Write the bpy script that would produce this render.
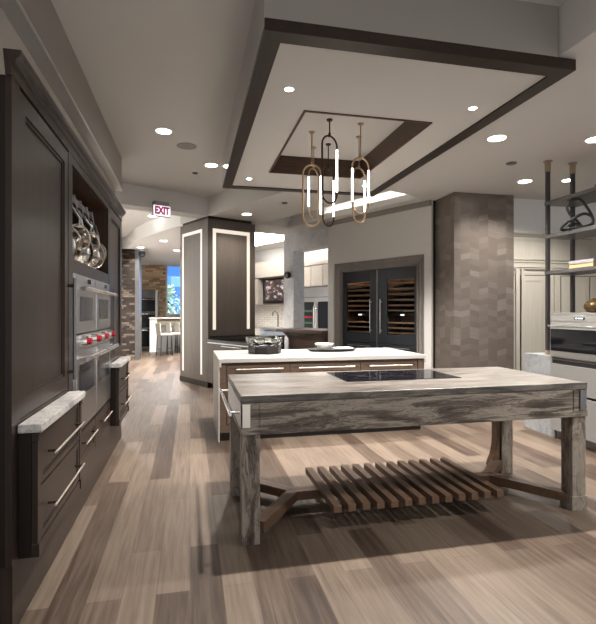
import bpy, bmesh, math, random
from mathutils import Matrix, Vector
random.seed(7)
D, C = bpy.data, bpy.context.scene.collection
for o in list(D.objects): D.objects.remove(o, do_unlink=True)
R = math.radians
PI = math.pi

# ------------------------------------------------------------ camera, world, exposure
cam = D.cameras.new('camera'); co = D.objects.new('camera', cam); C.objects.link(co)
cam.sensor_fit = 'HORIZONTAL'; cam.sensor_width = 36; cam.lens = 36 * 480 / 596
cam.shift_y = -1 / 596; cam.clip_start = 0.02; cam.clip_end = 200
co.location = (0, 0, 1.42); co.rotation_euler = (R(90), 0, -math.atan(108 / 480))
S = bpy.context.scene; S.camera = co
S.view_settings.view_transform = 'Standard'; S.view_settings.look = 'None'
S.view_settings.gamma = 1; S.view_settings.exposure = 0.66
try: S.view_settings.use_curve_mapping = False
except Exception: pass
AMB = 0.80          # grey light of the rest of the showroom
SPOT = 110           # watts of one recessed downlight
W = D.worlds.new('world'); S.world = W; W.use_nodes = True
bg = W.node_tree.nodes['Background']; bg.inputs[0].default_value = (0.97, 0.98, 1.0, 1); bg.inputs[1].default_value = AMB

def lamp(kind, loc, power, parent=None, rot=(0, 0, 0), size=.1, size_y=None, color=(1, .955, .90), angle=120, blend=.6):
    l = D.lights.new('light', kind); l.energy = power; l.color = color
    if kind == 'AREA':
        l.size = size
        if size_y: l.shape = 'RECTANGLE'; l.size_y = size_y
    else: l.shadow_soft_size = size
    if kind == 'SPOT': l.spot_size = R(angle); l.spot_blend = blend
    o = D.objects.new('light', l); C.objects.link(o); o.location = loc; o.rotation_euler = rot
    if parent: o.parent = parent
    return o

sun = D.lights.new('sun', 'SUN'); sun.energy = 4; sun.angle = R(1); so = D.objects.new('sun', sun); C.objects.link(so); so.location = (0, -10, 20); so.rotation_euler = (R(28), 0, 0)

# ------------------------------------------------------------ materials
def mat(name, col=(.5, .5, .5), rough=.5, metal=0, emit=None, estr=0, spec=None, trans=0, ior=1.45, coat=0):
    m = D.materials.new(name); m.use_nodes = True
    b = m.node_tree.nodes['Principled BSDF']; i = b.inputs
    i['Base Color'].default_value = (*col, 1); i['Roughness'].default_value = rough; i['Metallic'].default_value = metal
    i['IOR'].default_value = ior; i['Transmission Weight'].default_value = trans
    if coat: i['Coat Weight'].default_value = coat; i['Coat Roughness'].default_value = .1
    if spec is not None: i['Specular IOR Level'].default_value = spec
    if emit: i['Emission Color'].default_value = (*emit, 1); i['Emission Strength'].default_value = estr
    return m
class NT:
    def __init__(s, m): s.t = m.node_tree; s.b = s.t.nodes['Principled BSDF']
    def n(s, typ, **k):
        x = s.t.nodes.new(typ)
        for a, v in k.items(): setattr(x, a, v)
        return x
    def l(s, a, b): s.t.links.new(a, b)
    def math(s, op, a, b=None, c=None):
        x = s.n('ShaderNodeMath', operation=op)
        for i, v in enumerate((a, b, c)):
            if v is None: continue
            if isinstance(v, (int, float)): x.inputs[i].default_value = v
            else: s.l(v, x.inputs[i])
        return x.outputs[0]
    def coord(s, scale=(1, 1, 1), rot=(0, 0, 0), kind='Object'):
        tc = s.n('ShaderNodeTexCoord'); mp = s.n('ShaderNodeMapping')
        mp.inputs['Scale'].default_value = scale; mp.inputs['Rotation'].default_value = rot
        s.l(tc.outputs[kind], mp.inputs['Vector']); return mp.outputs[0]
    def noise(s, vec, scale=5, detail=4, rough=.5, dist=0):
        x = s.n('ShaderNodeTexNoise'); s.l(vec, x.inputs['Vector'])
        x.inputs['Scale'].default_value = scale; x.inputs['Detail'].default_value = detail
        x.inputs['Roughness'].default_value = rough; x.inputs['Distortion'].default_value = dist
        return x.outputs['Fac']
    def ramp(s, fac, stops):
        r = s.n('ShaderNodeValToRGB'); e = r.color_ramp.elements
        while len(e) < len(stops): e.new(.5)
        for q, (p, c) in zip(e, stops): q.position = p; q.color = (*c, 1)
        s.l(fac, r.inputs[0]); return r.outputs[0]
    def bump(s, h, strength=.3, dist=.01):
        x = s.n('ShaderNodeBump'); x.inputs['Strength'].default_value = strength; x.inputs['Distance'].default_value = dist
        s.l(h, x.inputs['Height']); s.l(x.outputs[0], s.b.inputs['Normal'])
    def color(s, c): s.l(c, s.b.inputs['Base Color'])
    def mix(s, fac, a, b, mode='MIX'):
        x = s.n('ShaderNodeMix', data_type='RGBA', blend_type=mode)
        for sock, v in ((x.inputs[0], fac), (x.inputs[6], a), (x.inputs[7], b)):
            if isinstance(v, (int, float)): sock.default_value = v
            elif isinstance(v, tuple): sock.default_value = (*v, 1)
            else: s.l(v, sock)
        return x.outputs[2]

def sc(c, k): return tuple(min(1, x * k) for x in c)
def wood(name, c, rough=.4, axis='z', freq=45, contrast=.35, coat=0, kind='Object', spec=.3):
    m = mat(name, c, rough, coat=coat, spec=spec); t = NT(m)
    s = {'z': (1, 1, .04), 'x': (.04, 1, 1), 'y': (1, .04, 1)}[axis]
    v = t.coord(s, kind=kind); n = t.noise(v, freq, 6, .65, .4)
    n2 = t.noise(t.coord(tuple(q * .15 for q in s), kind=kind), 20, 2)
    f = t.math('ADD', t.math('MULTIPLY', n, .7), t.math('MULTIPLY', n2, .3))
    t.color(t.ramp(f, [(.3, sc(c, 1 - contrast)), (.5, c), (.7, sc(c, 1 + contrast))]))
    t.bump(n, .15, .002); return m

M = {}
M['cab'] = wood('dark stained oak', (.028, .020, .016), .32, contrast=.6)
M['cab_in'] = wood('warm cabinet interior', (.055, .027, .015), .45)
M['cab_side'] = wood('dark walnut side panel', (.009, .005, .003), .5)
M['col'] = wood('taupe oak veneer', (.095, .076, .062), .42, freq=60, contrast=.3)
M['island'] = wood('brown oak', (.075, .050, .035), .42, axis='x', contrast=.35)
M['slat'] = wood('walnut slats', (.115, .068, .043), .4, axis='y', contrast=.4)
M['slatx'] = wood('walnut stretcher', (.10, .058, .036), .42, axis='x', contrast=.4)
M['beam'] = wood('dark ceiling wood', (.030, .020, .015), .38, axis='y', contrast=.3)
M['beamx'] = wood('ceiling recess wood', (.062, .036, .024), .4, axis='x', contrast=.35)
M['cream'] = wood('cream limed oak', (.41, .38, .325), .5, contrast=.10)
M['bar'] = wood('bar walnut', (.13, .085, .065), .4, axis='x')
M['ceil'] = mat('ceiling paint', (.60, .585, .56), .85)
M['white'] = mat('white paint', (.82, .815, .80), .7)
M['wallp'] = mat('warm grey wall paint', (.56, .54, .515), .8)
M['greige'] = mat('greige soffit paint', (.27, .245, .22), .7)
M['silver_ledge'] = mat('silver leaf ledge', (.5, .5, .5), .3, .7)
M['steel'] = mat('brushed stainless', (.56, .56, .57), .28, 1)
M['steel_d'] = mat('dark stainless', (.20, .20, .205), .35, .9)
M['chrome'] = mat('polished chrome', (.85, .84, .82), .16, 1)
M['pan'] = mat('polished pan steel', (.74, .70, .65), .12, 1)
M['nickel'] = mat('satin nickel', (.74, .68, .60), .38, 1)
M['pull_post'] = mat('bronze pull', (.045, .028, .02), .4, .5)
M['brass'] = mat('satin brass', (.50, .35, .22), .32, 1)
M['bronze'] = mat('dark bronze', (.05, .035, .028), .35, .8)
M['black'] = mat('black paint', (.012, .012, .013), .4)
M['blackglass'] = mat('black glass', (.006, .006, .008), .03, spec=.6)
M['ovenglass'] = mat('smoked oven glass', (.022, .023, .028), .12, spec=.2)
M['red'] = mat('red enamel', (.26, .006, .014), .25)
M['redbowl'] = mat('red orange glaze', (.55, .06, .03), .3)
M['glass'] = mat('clear glass', (.92, .95, .93), .02, trans=1, ior=1.45)
M['led'] = mat('lit diffuser', (.25, .22, .18), .5, emit=(1, .87, .74), estr=.55)
M['ledcool'] = mat('lit cool diffuser', (.25, .22, .18), .5, emit=(1, .89, .84), estr=.55)
M['tube'] = mat('lit pendant tube', (1, 1, 1), .5, emit=(1, .92, .82), estr=9)
M['lens'] = mat('lit downlight lens', (1, 1, 1), .5, emit=(1, .97, .93), estr=7)
M['spotlens'] = mat('lit spotlight lens', (1, 1, 1), .5, emit=(1, .97, .93), estr=30)
M['post'] = mat('blackened steel', (.045, .040, .040), .42, .5)
M['shelf'] = mat('dark metal shelf', (.085, .08, .08), .4, .4)
M['collar'] = mat('bronze collar', (.32, .25, .18), .4, .6)
M['greycab'] = mat('grey lacquer', (.165, .16, .152), .35)
M['ceramic'] = mat('white ceramic', (.80, .76, .68), .3)
M['tray'] = mat('dark slate tray', (.025, .026, .03), .45)
M['cloth'] = mat('white linen', (.75, .74, .73), .9)
M['base'] = mat('dark wood base', (.012, .009, .007), .45)
M['paper'] = mat('book pages', (.48, .38, .19), .8)
M['bookw'] = mat('pale grey book cover', (.30, .30, .33), .6)
M['bookb'] = mat('tan book cover', (.38, .20, .09), .6)
M['vase'] = mat('amber glazed ceramic', (.085, .05, .018), .2, .4)
M['screenblue'] = mat('lit display digits', (.1, .1, .1), .4, emit=(.8, .95, 1), estr=2.5)
M['exitface'] = mat('backlit exit face', (.8, .8, .85), .4, emit=(.86, .84, 1), estr=.75)
M['exitred'] = mat('red letters', (.25, .0, .03), .5, emit=(.34, .0, .05), estr=.4)
M['greyplastic'] = mat('beige plastic', (.34, .32, .28), .6)
M['stool'] = mat('taupe leather', (.42, .38, .33), .6)
M['olive'] = mat('olive grey panel', (.30, .27, .2), .5)
M['fascia'] = mat('linen wallcovering', (.42, .39, .34), .7)
t = NT(M['fascia']); n = t.noise(t.coord(), 160, 2); t.color(t.ramp(n, [(.35, (.34, .31, .265)), (.65, (.52, .485, .43))]))

def stone(name, a, b, c, sx=(1, 1, 1), scale=2.2, rough=.35, vein=.5, dk=.65):
    m = mat(name, b, rough); t = NT(m)
    v = t.coord(sx)
    w = t.n('ShaderNodeTexNoise'); t.l(v, w.inputs['Vector']); w.inputs['Scale'].default_value = scale * .6; w.inputs['Detail'].default_value = 3
    vm = t.n('ShaderNodeVectorMath', operation='MULTIPLY_ADD'); t.l(w.outputs['Color'], vm.inputs[0]); vm.inputs[1].default_value = (vein,) * 3; t.l(v, vm.inputs[2])
    n = t.noise(vm.outputs[0], scale, 9, .68, .8)
    fine = t.noise(vm.outputs[0], scale * 9, 5, .7)
    f = t.math('ADD', t.math('MULTIPLY', n, .75), t.math('MULTIPLY', fine, .25))
    col = t.ramp(f, [(.36, a), (.47, b), (.55, c), (.66, b)])
    n3 = t.noise(vm.outputs[0], scale * .8, 6, .6, 1.2)
    line = t.math('ABSOLUTE', t.math('SUBTRACT', n3, .5))
    dark = t.math('LESS_THAN', line, .006)
    col = t.mix(t.math('MULTIPLY', dark, dk), col, sc(a, .3))
    t.color(col); t.bump(f, .35, .006); return m
M['quartzite'] = stone('brown veined quartzite', (.022, .016, .011), (.082, .062, .047), (.24, .205, .165), (.32, .8, 2.6), 5.5, .36, .5)
M['quartz_leg'] = stone('brown veined quartzite legs', (.018, .013, .009), (.085, .066, .052), (.24, .205, .17), (2.8, 2.8, .5), 3.4, .4)
M['tabletop'] = stone('honed quartzite top', (.022, .018, .014), (.060, .050, .042), (.13, .114, .098), (.3, 1.6, 2), 5.5, .36, .45, .5)
M['granite'] = stone('grey marble counter', (.14, .135, .13), (.33, .315, .305), (.50, .475, .45), (1.6, 1.6, 1.6), 4, .3)
M['marble'] = stone('white marble', (.40, .41, .43), (.54, .55, .565), (.60, .61, .62), (.8, .8, .8), 1.6, .25, .5, .18)
M['marble_counter'] = stone('pale grey marble', (.13, .135, .145), (.21, .215, .22), (.25, .25, .25), (.8, .8, .8), 3, .3, .5, .25)
M['quartz'] = mat('white quartz worktop', (.31, .295, .27), .3)

# wood plank floor
m = M['floor'] = mat('oak look floor planks', (.3, .25, .2), .44, spec=.22); t = NT(m)
v = t.coord((1, 1, 1), (0, 0, R(90)))
br = t.n('ShaderNodeTexBrick'); br.offset = .37; br.offset_frequency = 2; t.l(v, br.inputs['Vector'])
br.inputs['Scale'].default_value = 1; br.inputs['Brick Width'].default_value = 1.25; br.inputs['Row Height'].default_value = .165
br.inputs['Mortar Size'].default_value = .0018; br.inputs['Mortar Smooth'].default_value = .3; br.inputs['Bias'].default_value = 0
br.inputs['Color1'].default_value = (0, 0, 0, 1); br.inputs['Color2'].default_value = (1, 1, 1, 1); br.inputs['Mortar'].default_value = (.5, .5, .5, 1)
g = t.noise(t.coord((1, .05, 1)), 38, 6, .6, .3); g2 = t.noise(t.coord((1, .35, 1)), 2.3, 3)
bw = t.n('ShaderNodeRGBToBW'); t.l(br.outputs['Color'], bw.inputs[0])
f = t.math('ADD', t.math('ADD', t.math('MULTIPLY', bw.outputs[0], .36), t.math('MULTIPLY', g, .62)), t.math('MULTIPLY', g2, .24))
col = t.ramp(f, [(.28, (.018, .012, .009)), (.45, (.042, .028, .0205)), (.58, (.070, .050, .037)), (.85, (.13, .099, .075))])
col = t.mix(t.math('MULTIPLY', br.outputs['Fac'], .45), col, (.05, .035, .03))
t.color(col); t.bump(g, .08, .002)

# chevron wallcovering of slanted blocks
m = M['chevron'] = mat('chevron veneer wallcovering', (.2, .17, .15), .33, .45); t = NT(m)
tc = t.n('ShaderNodeTexCoord'); sp = t.n('ShaderNodeSeparateXYZ'); t.l(tc.outputs['Object'], sp.inputs[0])
u = t.math('ADD', sp.outputs[0], sp.outputs[1])
cw, bh = .155, .085
uc = t.math('DIVIDE', u, cw); colid = t.math('FLOOR', uc)
pp = t.math('PINGPONG', u, cw)
zz = t.math('ADD', sp.outputs[2], t.math('MULTIPLY', pp, .22))
row = t.math('FLOOR', t.math('DIVIDE', t.math('ADD', zz, t.math('MULTIPLY', colid, .0)), bh))
cb = t.n('ShaderNodeCombineXYZ'); t.l(colid, cb.inputs[0]); t.l(row, cb.inputs[1])
wn = t.n('ShaderNodeTexWhiteNoise', noise_dimensions='2D'); t.l(cb.outputs[0], wn.inputs['Vector'])
gn = t.noise(t.coord((.15, .15, 3)), 40, 3)
f = t.math('ADD', t.math('MULTIPLY', wn.outputs['Value'], .75), t.math('MULTIPLY', gn, .25))
t.color(t.ramp(f, [(.1, (.15, .122, .102)), (.55, (.175, .145, .122)), (.75, (.19, .16, .137)), (.92, (.25, .215, .19))]))

def bricks(name, c1, c2, c3, bw_, rh, mortar, mid=.45):
    m = mat(name, c1, .8); t = NT(m)
    tc = t.n('ShaderNodeTexCoord'); sp = t.n('ShaderNodeSeparateXYZ'); t.l(tc.outputs['Object'], sp.inputs[0])
    cb = t.n('ShaderNodeCombineXYZ'); t.l(t.math('ADD', sp.outputs[0], sp.outputs[1]), cb.inputs[0]); t.l(sp.outputs[2], cb.inputs[1])
    b = t.n('ShaderNodeTexBrick'); t.l(cb.outputs[0], b.inputs['Vector']); b.inputs['Scale'].default_value = 1
    b.inputs['Brick Width'].default_value = bw_; b.inputs['Row Height'].default_value = rh; b.inputs['Mortar Size'].default_value = .003
    b.inputs['Color1'].default_value = (0, 0, 0, 1); b.inputs['Color2'].default_value = (1, 1, 1, 1); b.inputs['Mortar'].default_value = (0, 0, 0, 1)
    bw = t.n('ShaderNodeRGBToBW'); t.l(b.outputs['Color'], bw.inputs[0])
    t.color(t.mix(b.outputs['Fac'], t.ramp(bw.outputs[0], [(0, c1), (mid, c2), (1, c3)]), mortar)); return m
M['mosaic'] = bricks('dark split stone', (.008, .005, .0035), (.028, .016, .010), (.15, .12, .09), .16, .055, (.01, .008, .006), .7)
M['brick'] = bricks('tan brick', (.24, .15, .08), (.60, .43, .27), (.82, .66, .46), .26, .075, (.22, .16, .11))
M['tile'] = bricks('white tile backsplash', (.74, .70, .64), (.78, .74, .68), (.82, .78, .72), .15, .075, (.42, .36, .3))
M['blueglass'] = bricks('blue glass facade', (.04, .17, .55), (.08, .27, .8), (.2, .45, .95), 1.3, .55, (.35, .55, .9))
M['leaf'] = mat('pale foliage', (.42, .68, .50), .8)
t = NT(M['leaf']); t.color(t.ramp(t.noise(t.coord(), 9, 3), [(.35, (.13, .38, .25)), (.6, (.75, .9, .78))]))

# ------------------------------------------------------------ mesh helper
class MB:
    def __init__(s, X=None): s.bm = bmesh.new(); s.X = X or Matrix()
    def _v(s, p): return s.bm.verts.new(s.X @ Vector(p))
    def box(s, x0, x1, y0, y1, z0, z1):
        v = [s._v((x, y, z)) for z in (z0, z1) for x, y in ((x0, y0), (x1, y0), (x1, y1), (x0, y1))]
        for f in ((0, 3, 2, 1), (4, 5, 6, 7), (0, 1, 5, 4), (1, 2, 6, 5), (2, 3, 7, 6), (3, 0, 4, 7)): s.bm.faces.new([v[i] for i in f])
        return s
    def prism(s, pts, z0, z1):          # polygon in xy, extruded in z
        a = [s._v((x, y, z0)) for x, y in pts]; b = [s._v((x, y, z1)) for x, y in pts]; n = len(pts)
        s.bm.faces.new(a[::-1]); s.bm.faces.new(b)
        for i in range(n): s.bm.faces.new((a[i], a[(i + 1) % n], b[(i + 1) % n], b[i]))
        return s
    def extr(s, pts, x0, x1, axis='x'):  # profile (y,z) extruded along x, or (x,z) along y
        f = (lambda q, p: (q, p[0], p[1])) if axis == 'x' else (lambda q, p: (p[0], q, p[1]))
        a = [s._v(f(x0, p)) for p in pts]; b = [s._v(f(x1, p)) for p in pts]; n = len(pts)
        s.bm.faces.new(a[::-1]); s.bm.faces.new(b)
        for i in range(n): s.bm.faces.new((a[i], a[(i + 1) % n], b[(i + 1) % n], b[i]))
        return s
    def tube(s, pts, r, n=12, closed=False, caps=True):
        P = [Vector(p) for p in pts]; m = len(P); rings = []; prev = None
        for i in range(m):
            if closed: d = P[(i + 1) % m] - P[i - 1]
            else: d = P[min(i + 1, m - 1)] - P[max(i - 1, 0)]
            d.normalize()
            if prev is None:
                u = d.orthogonal().normalized()
            else:
                u = prev - d * prev.dot(d); u = u.normalized() if u.length > 1e-6 else d.orthogonal().normalized()
            prev = u; w = d.cross(u); rr = r[i] if isinstance(r, (list, tuple)) else r
            rings.append([s._v(P[i] + (u * math.cos(2 * PI * k / n) + w * math.sin(2 * PI * k / n)) * rr) for k in range(n)])
        for i in range(m if closed else m - 1):
            a, b = rings[i], rings[(i + 1) % m]
            for k in range(n): s.bm.faces.new((a[k], a[(k + 1) % n], b[(k + 1) % n], b[k]))
        if not closed and caps: s.bm.faces.new(rings[0][::-1]); s.bm.faces.new(rings[-1])
        return s
    def lathe(s, prof, c=(0, 0, 0), n=32, sx=1, sy=1, rot=None):
        rings = []; rot = rot or Matrix()
        for r, z in prof:
            rings.append([s._v(Vector(c) + rot @ Vector((math.cos(2 * PI * k / n) * r * sx, math.sin(2 * PI * k / n) * r * sy, z))) for k in range(n)])
        for a, b in zip(rings, rings[1:]):
            for k in range(n): s.bm.faces.new((a[k], a[(k + 1) % n], b[(k + 1) % n], b[k]))
        s.bm.faces.new(rings[0][::-1]); s.bm.faces.new(rings[-1]); return s
    def build(s, name, m, parent=None, bevel=0, smooth=False, label=None, kind=None):
        bmesh.ops.remove_doubles(s.bm, verts=s.bm.verts, dist=1e-6) if False else None
        bmesh.ops.recalc_face_normals(s.bm, faces=s.bm.faces)
        me = D.meshes.new(name); s.bm.to_mesh(me); s.bm.free(); me.materials.append(M[m] if isinstance(m, str) else m)
        o = D.objects.new(name, me); C.objects.link(o)
        if smooth:
            for p in me.polygons: p.use_smooth = True
            md = o.modifiers.new('edge', 'EDGE_SPLIT'); md.split_angle = R(40)
        if bevel:
            b = o.modifiers.new('bevel', 'BEVEL'); b.width = bevel; b.segments = 2; b.limit_method = 'ANGLE'
        if parent: o.parent = parent
        if label: o['label'] = label
        if kind: o['kind'] = kind
        return o

def thing(name, label, cat, loc=(0, 0, 0), rz=0, group=None):
    o = D.objects.new(name, None); C.objects.link(o); o.location = loc; o.rotation_euler = (0, 0, R(rz)); o.empty_display_size = .1
    o['label'] = label; o['category'] = cat
    if group: o['group'] = group
    return o
def tag(o, label, cat, group=None):
    o['label'] = label; o['category'] = cat
    if group: o['group'] = group
    return o
def dup(root, loc=None, rz=None, label=None, parent=None):
    r = root.copy(); C.objects.link(r); r.parent = parent
    if parent is None:
        if loc: r.location = loc
        if rz is not None: r.rotation_euler = (0, 0, R(rz))
        if label: r['label'] = label
    for ch in list(root.children): dup(ch, parent=r)
    return r
def frame(loc, rz): return Matrix.Translation(loc) @ Matrix.Rotation(R(rz), 4, 'Z')
def struct(mb, name, m, parent=None, bevel=0): return mb.build(name, m, parent, bevel, kind='structure')
def stadium(w, h, z0, n=10):            # loop in xz plane, bottom at z0
    r = w / 2; pts = []
    for k in range(n + 1): a = PI + PI * k / n; pts.append((math.cos(a) * r, 0, z0 + r + math.sin(a) * r))
    for k in range(n + 1): a = PI * k / n; pts.append((math.cos(a) * r, 0, z0 + h - r + math.sin(a) * r))
    return pts
def door_mb(x0, x1, z0, z1, y=0, st=.07, th=.022, rec=.012):
    """framed door front with stepped recessed panel, front at y"""
    b = MB()
    b.box(x0, x0 + st, y, y + th, z0, z1); b.box(x1 - st, x1, y, y + th, z0, z1)
    b.box(x0 + st, x1 - st, y, y + th, z0, z0 + st); b.box(x0 + st, x1 - st, y, y + th, z1 - st, z1)
    a, c, d, e = x0 + st, x1 - st, z0 + st, z1 - st; q = min(.018, st * .4)
    b.box(a, a + q, y + rec * .5, y + th, d, e); b.box(c - q, c, y + rec * .5, y + th, d, e)
    b.box(a + q, c - q, y + rec * .5, y + th, d, d + q); b.box(a + q, c - q, y + rec * .5, y + th, e - q, e)
    b.box(a + q, c - q, y + rec, y + th, d + q, e - q)
    return b
def pull(x0, x1, z, parent, y=0, r=.006, out=.035, bar='nickel', posts='pull_post', vertical=False):
    """bar pull in front of y; horizontal x0..x1 at z, or vertical at x=z from z0=x0..x1"""
    yy = y - out
    if vertical: a, c = (z, yy, x0), (z, yy, x1); i, j = (z, x0 + .05), (z, x1 - .05)
    else: a, c = (x0, yy, z), (x1, yy, z); i, j = (x0 + .04, z), (x1 - .04, z)
    h = MB().tube([a, c], r).build('handle', bar, parent, smooth=True)
    for p in (i, j): MB().tube([(p[0], y, p[1]), (p[0], yy, p[1])], r * 1.1).build('handle_post', posts, h, smooth=True)
    return h

# ------------------------------------------------------------ structure
L, HI = 3.19, 3.53
u = Vector((-.438, .899)); w = Vector((.899, .438)); c0 = Vector((.323, 9.024)); A = Vector((3.755, 7.0))
struct(MB().box(-4, 9, -1.5, 24, -.1, 0), 'floor', 'floor')
struct(MB().box(-4, 9, -1.5, 20, HI, HI + .1), 'ceiling', 'ceil')
def Aw(s, tt): q = A - u * s + w * tt; return (q.x, q.y)     # wine wall local: s along wall, tt into wall
# lower ceiling with a coffer hole
outer = [(c0.x, c0.y), (1.54, 6.63), (2.5, 6.4), (2.5, -1.5), (4.82, -1.5), (4.82, 7.2), Aw(.06, .3), Aw(-4.3, .3), (.80, 10.56), (c0.x - .515, c0.y + 1.06)]
cof = [(3.60, 6.94), (2.11, 10.05), (2.11 - .72, 10.05 - .35), (3.60 - .72, 6.94 - .35)]
def slab_with_hole(outer, hole, z0, z1):
    b = MB(); bm = b.bm
    for z in (z0, z1):
        ed = []
        for ring in (outer, hole):
            vs = [bm.verts.new((x, y, z)) for x, y in ring]
            ed += [bm.edges.new((vs[i], vs[(i + 1) % len(vs)])) for i in range(len(vs))]
        bmesh.ops.triangle_fill(bm, use_beauty=True, edges=ed)
    for ring in (outer, hole):
        n = len(ring)
        for i in range(n):
            p, q = ring[i], ring[(i + 1) % n]
            bm.faces.new([bm.verts.new((*p, z0)), bm.verts.new((*q, z0)), bm.verts.new((*q, z1)), bm.verts.new((*p, z1))])
    bmesh.ops.remove_doubles(bm, verts=bm.verts, dist=1e-5)
    return b
struct(slab_with_hole(outer, cof, L, HI - .001), 'ceiling', 'ceil')
# lit cove lip inside the coffer, on the side of the wine wall
X = frame((3.60, 6.94, 0), 116)   # local x along u
cove = thing('cove_light', 'warm light strip hidden in the ceiling recess before the wine wall', 'light', (3.60, 6.94, L + .05), 116)
MB().box(.05, 3.0, .015, .03, 0, .02).build('light_strip', 'led', cove)
MB().box(.02, 3.4, .075, .085, -.05, .06).box(.02, 3.4, .0, .075, -.05, -.04).build('lip', 'ceil', cove)
lamp('AREA', (1.2, .045, .03), 6, cove, rot=(R(180), 0, 0), size=2.2, size_y=.03)
# header above the passage, coplanar with the column
h = MB(frame((c0.x, c0.y, 0), 26)); h.box(-3.2, 0, 0, .35, L - .01, HI - .001); struct(h, 'ceiling', 'ceil')
# curved bulkhead of the hall behind
arc = [(-3.9, 17.2), (-2.6, 16.0), (-2.05, 15.1), (-1.737, 14.29), (-1.364, 12.82), (-1.02, 11.95), (-.659, 11.23), (-.35, 10.6), (-.15, 10.2)]
struct(MB().prism(arc + [(.9, 10.9), (1.6, 13.5), (.8, 19.9), (-3.9, 19.9)], 3.2, HI - .001), 'ceiling', 'white')
# walls
struct(MB().box(-1.55, -1.42, -1.5, 5.75, 0, HI), 'wall_left', 'wallp')
struct(MB().box(-2.6, -2.45, 5.0, 19.3, 0, HI), 'wall_left', 'white')
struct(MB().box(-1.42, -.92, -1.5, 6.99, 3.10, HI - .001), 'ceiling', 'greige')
struct(MB().box(-1.0, -.90, -1.5, 6.97, 3.065, 3.10), 'trim_1', 'silver_ledge')
struct(MB().box(-1.3, -1.0, 2.0, 6.97, 2.40, 3.065), 'wall_left', 'fascia')
struct(MB().box(4.84, 9, 7.88, 8.0, 0, HI), 'wall_back', 'white')
struct(MB().box(8.9, 9, -1.5, 7.88, 0, HI), 'wall_right', 'white')
# wine wall
AX = frame((A.x, A.y, 0), -64)
b = MB(AX); b.box(-2.448, -2.287, 0, .9, 0, L); b.box(-.138, .0, 0, .9, 0, L); b.box(-2.287, -.138, 0, .9, 2.343, L); b.box(-2.287, -.138, .75, .9, 0, 2.343)
struct(b, 'wall_middle', 'wallp')
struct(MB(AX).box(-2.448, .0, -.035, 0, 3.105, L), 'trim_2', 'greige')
struct(MB().box(3.765, 3.83, 7.02, 7.35, 0, L), 'trim_3', 'cab_side')
# marble clad pier and opening
b = MB(AX); b.box(-4.24, -3.875, .25, .56, 0, L); b.box(-3.875, -2.449, .25, .56, 2.77, L)
struct(b, 'wall_rear', 'marble')
# far kitchen wall
K = (3.455, 13.16); KX = frame((K[0], K[1], 0), -64)
struct(MB(KX).box(-6.2, 2.8, .65, .8, 0, HI), 'wall_far', 'white')
# hall end wall of brick with the window beside it
struct(MB().box(-3.9, -.92, 19.35, 19.5, 0, HI), 'wall_end', 'brick')
wn = struct(MB().box(-.92, 2.2, 19.35, 19.5, 0, 1.25).box(.45, 2.2, 19.35, 19.5, 1.25, HI).box(-.92, .45, 19.35, 19.5, 3.25, HI), 'wall_end', 'white')
wf = struct(MB().box(-.92, -.86, 19.3, 19.5, 1.25, 3.25).box(.39, .45, 19.3, 19.5, 1.25, 3.25).box(-.86, .39, 19.3, 19.5, 1.25, 1.31).box(-.86, .39, 19.3, 19.5, 3.2, 3.25), 'window_1', 'white')
MB().box(-.86, .39, 19.4, 19.41, 1.31, 3.2).build('pane', 'glass', wf)

# dropped ceiling panel over the tables with wood edge and central recess
F = 3.12
cx0, cx1, cy0, cy1 = .435, 2.635, 2.85, 6.65; tx0, tx1, ty0, ty1 = .96, 2.11, 3.97, 5.79
b = MB()
for (x0, x1, y0, y1) in ((cx0 + .12, tx0 - .02, cy0 + .12, cy1 - .12), (tx1 + .02, cx1 - .12, cy0 + .12, cy1 - .12), (tx0 - .02, tx1 + .02, cy0 + .12, ty0 - .02), (tx0 - .02, tx1 + .02, ty1 + .02, cy1 - .12)):
    b.box(x0, x1, y0, y1, F, F + .05)
b.box(cx0 + .12, cx1 - .12, cy0 + .12, cy1 - .12, 3.33, 3.36)
struct(b, 'ceiling', 'ceil')
struct(MB().box(cx0, cx0 + .12, cy0, cy1, F - .015, 3.18).box(cx1 - .12, cx1, cy0, cy1, F - .015, 3.18).box(cx0 + .12, cx1 - .12, cy0, cy0 + .12, F - .015, 3.18).box(cx0 + .12, cx1 - .12, cy1 - .12, cy1, F - .015, 3.18), 'trim_4', 'beam')
M['mirror'] = mat('polished metal fascia', (.62, .62, .64), .05, 1)
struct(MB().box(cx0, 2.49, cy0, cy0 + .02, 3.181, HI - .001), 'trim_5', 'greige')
struct(MB().box(cx0 - .004, cx0, cy0, cy1, F + .0, HI - .001).box(cx0, 2.49, cy1 - .02, cy1 - .001, 3.16, L - .002), 'trim_5', 'mirror')
struct(MB().box(tx0 - .02, tx0, ty0 - .02, ty1 + .02, F - .01, 3.33).box(tx1, tx1 + .02, ty0 - .02, ty1 + .02, F - .01, 3.33).box(tx0, tx1, ty0 - .02, ty0, F - .01, 3.33).box(tx0, tx1, ty1, ty1 + .02, F - .01, 3.33), 'trim_6', 'beamx')

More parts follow.
